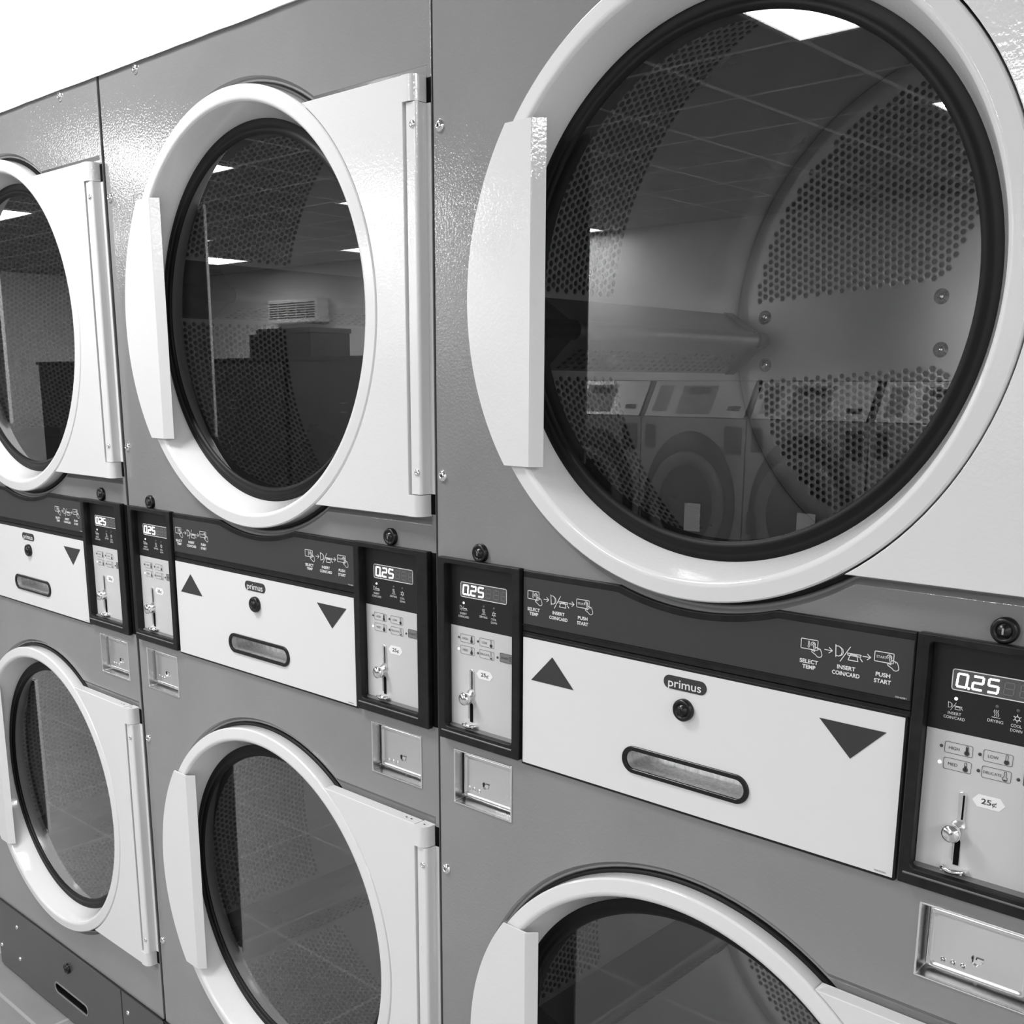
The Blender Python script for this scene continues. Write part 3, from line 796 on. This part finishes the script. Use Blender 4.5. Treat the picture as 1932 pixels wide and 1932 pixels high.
m = len(SK); po = MB().add([(x, .0, z) for x, z in SK] + [(x, .025, z) for x, z in SK], [(i, (i + 1) % m, (i + 1) % m + m, i + m) for i in range(m)]).add([(x, .025, z) for x, z in SK], [tuple(range(m))])
part('kick_pocket', po, M_BEZEL, kick)
part('kick_lock', lkm, None, kick, (.3845, -.003, Z(-1.0014)))
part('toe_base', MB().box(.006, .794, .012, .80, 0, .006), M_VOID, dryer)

dryer2 = copy_tree(dryer); dryer3 = copy_tree(dryer)
dryer2.location = (-.8 - .0032, .0042, 0); dryer3.location = (-1.6 - .0063, .0036, 0)
thing(dryer, 'grey stacked tumble dryer nearest the viewer, cut off by the right edge', 'dryer', 'stacked coin tumble dryers in a row')
thing(dryer2, 'grey stacked tumble dryer in the middle, between two other dryers', 'dryer', 'stacked coin tumble dryers in a row')
thing(dryer3, 'grey stacked tumble dryer at the left edge, steel kick panel on the floor', 'dryer', 'stacked coin tumble dryers in a row')
ang = {dryer: (184, 200), dryer2: (170, -145), dryer3: (100, -143)}
for d, (u, l) in ang.items():
    for ch in d.children:
        if ch.name.split('.')[0] == 'drum':
            ch.rotation_euler = (0, -radians(u if ch.location.z > 1 else l), 0)
    # level offsets measured between neighbours
dryer2.location.z = .0022; dryer3.location.z = .0027

# ------------------------------------------------------------------ washers across the aisle (seen mirrored in the door glass)
def make_washer():
    r = empty('front_load_washer')
    b = MB().box(-.395, .395, -.80, 0, .02, 1.22)
    b.add([(-.395, 0, 1.22), (.395, 0, 1.22), (.395, -.14, 1.455), (-.395, -.14, 1.455), (-.395, -.80, 1.455), (.395, -.80, 1.455), (-.395, -.80, 1.22), (.395, -.80, 1.22)],
          [(3, 2, 5, 4), (0, 3, 4, 6), (1, 7, 5, 2), (4, 5, 7, 6)])
    part('washer_body', b, M_WASH, r)
    n = Vector((0, .235, .14)).normalized()
    def sl(x, u, off=.002):   # u 0..1 up the slope
        return (x, -.14 * u + n.y * off, 1.22 + .235 * u + n.z * off)
    def quad(x0, x1, u0, u1, off): return MB().add([sl(x0, u0, off), sl(x1, u0, off), sl(x1, u1, off), sl(x0, u1, off)], [(0, 1, 2, 3)])
    cpn = part('washer_console', quad(-.375, .375, .02, .98, .001), M_WTOP, r)
    part('washer_keypad', quad(-.14, .12, .10, .86, .003), paint_once('washer_keypad', .30, .4), cpn)
    part('washer_screen', quad(-.09, .07, .62, .80, .004), M_STRIP, cpn)
    part('washer_coin_slot', quad(.24, .33, .2, .32, .004), M_STRIP, cpn)
    part('washer_soap_plate', quad(-.33, -.22, .15, .85, .003), paint_once('washer_keypad', .30, .4), cpn)
    part('washer_hopper_label', MB().box(-.36, -.28, .001, .003, 1.02, 1.17), M_DKRING, r)
    part('washer_coin_box', MB().box(.25, .37, .001, .006, 1.0, 1.17), M_DKRING, r)
    def ell(rx, rz, y, n=48): return [(rx * cos(2 * pi * i / n), y, .66 + rz * sin(2 * pi * i / n)) for i in range(n)]
    def ring(R, mat, name, p): 
        m = 48; vs = [q for e in R for q in ell(*e)]
        return part(name, MB().add(vs, [(i + k * m, (i + 1) % m + k * m, (i + 1) % m + (k + 1) * m, i + (k + 1) * m) for k in range(len(R) - 1) for i in range(m)], True), mat, p)
    su = ring([(.345, .475, .0), (.345, .475, .02), (.33, .46, .035), (.24, .3, .03)], M_DKRING, 'washer_surround', r)
    wd_ = ring([(.285, .345, .03), (.285, .345, .06), (.26, .32, .075), (.215, .27, .06), (.2, .25, .02)], paint_once('washer_door_ring', .16, .3), 'washer_door', r)
    part('washer_door_pane', MB().add(ell(.21, .26, .045), [tuple(range(48))]), paint_once('washer_glass', .012, .04), wd_)
    part('notice_sticker', MB().box(.02, .14, .078, .079, .50, .68), M_PAPER, wd_)
    part('washer_handle', MB().bbox(-.31, -.27, .06, .11, .52, .66, .01), M_DKRING, wd_)
    return r
wa = make_washer()
ords = ['leftmost', 'second from the left', 'third from the left', 'fourth from the left', 'fifth from the left', 'sixth from the left', 'seventh from the left', 'rightmost']
for i in range(8):
    o = wa if i == 0 else copy_tree(wa)
    o.location = (-4.51 + .8 * i, -5.0, 0)
    thing(o, 'steel front load washer facing the dryers, %s of its row' % ords[i], 'washing machine', 'front load washers facing the dryers')
# tall dark cabinets continuing the row to the left
tc_ = empty('storage_cabinet')
part('cabinet_body', MB().bbox(-.72, .72, -.6, 0, .0, 1.60, .006), M_DKCAB, tc_)
part('cabinet_top', MB().bbox(-.74, .74, -.62, .02, 1.60, 1.63, .004), M_DKRING, tc_)
h_ = MB().box(-.04, .04, .001, .012, 1.27, 1.28).box(-.04, .04, .001, .012, 1.20, 1.21)
part('cabinet_handle', h_, M_STEEL, tc_)
for i in range(4):
    o = tc_ if i == 0 else copy_tree(tc_)
    o.location = (-5.70 - 1.5 * i, -4.4, 0)
    thing(o, 'dark grey tall cabinet left of the washers, %s from them' % ('first', 'second', 'third', 'fourth')[i], 'cabinet', 'dark cabinets left of the washers')
bx = empty('storage_box', (-6.55, -4.62, 1.63)); part('box_body', MB().bbox(-.42, .42, -.2, .2, 0, .19, .006), M_DKRING, bx); part('box_lid', MB().bbox(-.3, .43, -.21, .21, .19, .23, .004), M_DKCAB, bx)
thing(bx, 'dark flat storage box lying on top of the tall cabinets', 'box')
ac = empty('wall_air_conditioner', (-9.30, YW, 2.08)); part('housing', MB().bbox(-.46, .46, 0, .16, 0, .26, .01), M_INK, ac)
gr = MB()
for i in range(5):
    for k in range(7): gr.box(-.42 + i * .17, -.27 + i * .17, .16, .165, .05 + k * .026, .062 + k * .026)
part('louvre', gr, paint_once('louvre', .12, .5), ac)
thing(ac, 'white wall air conditioner with five louvred sections high on the far wall', 'air conditioner')
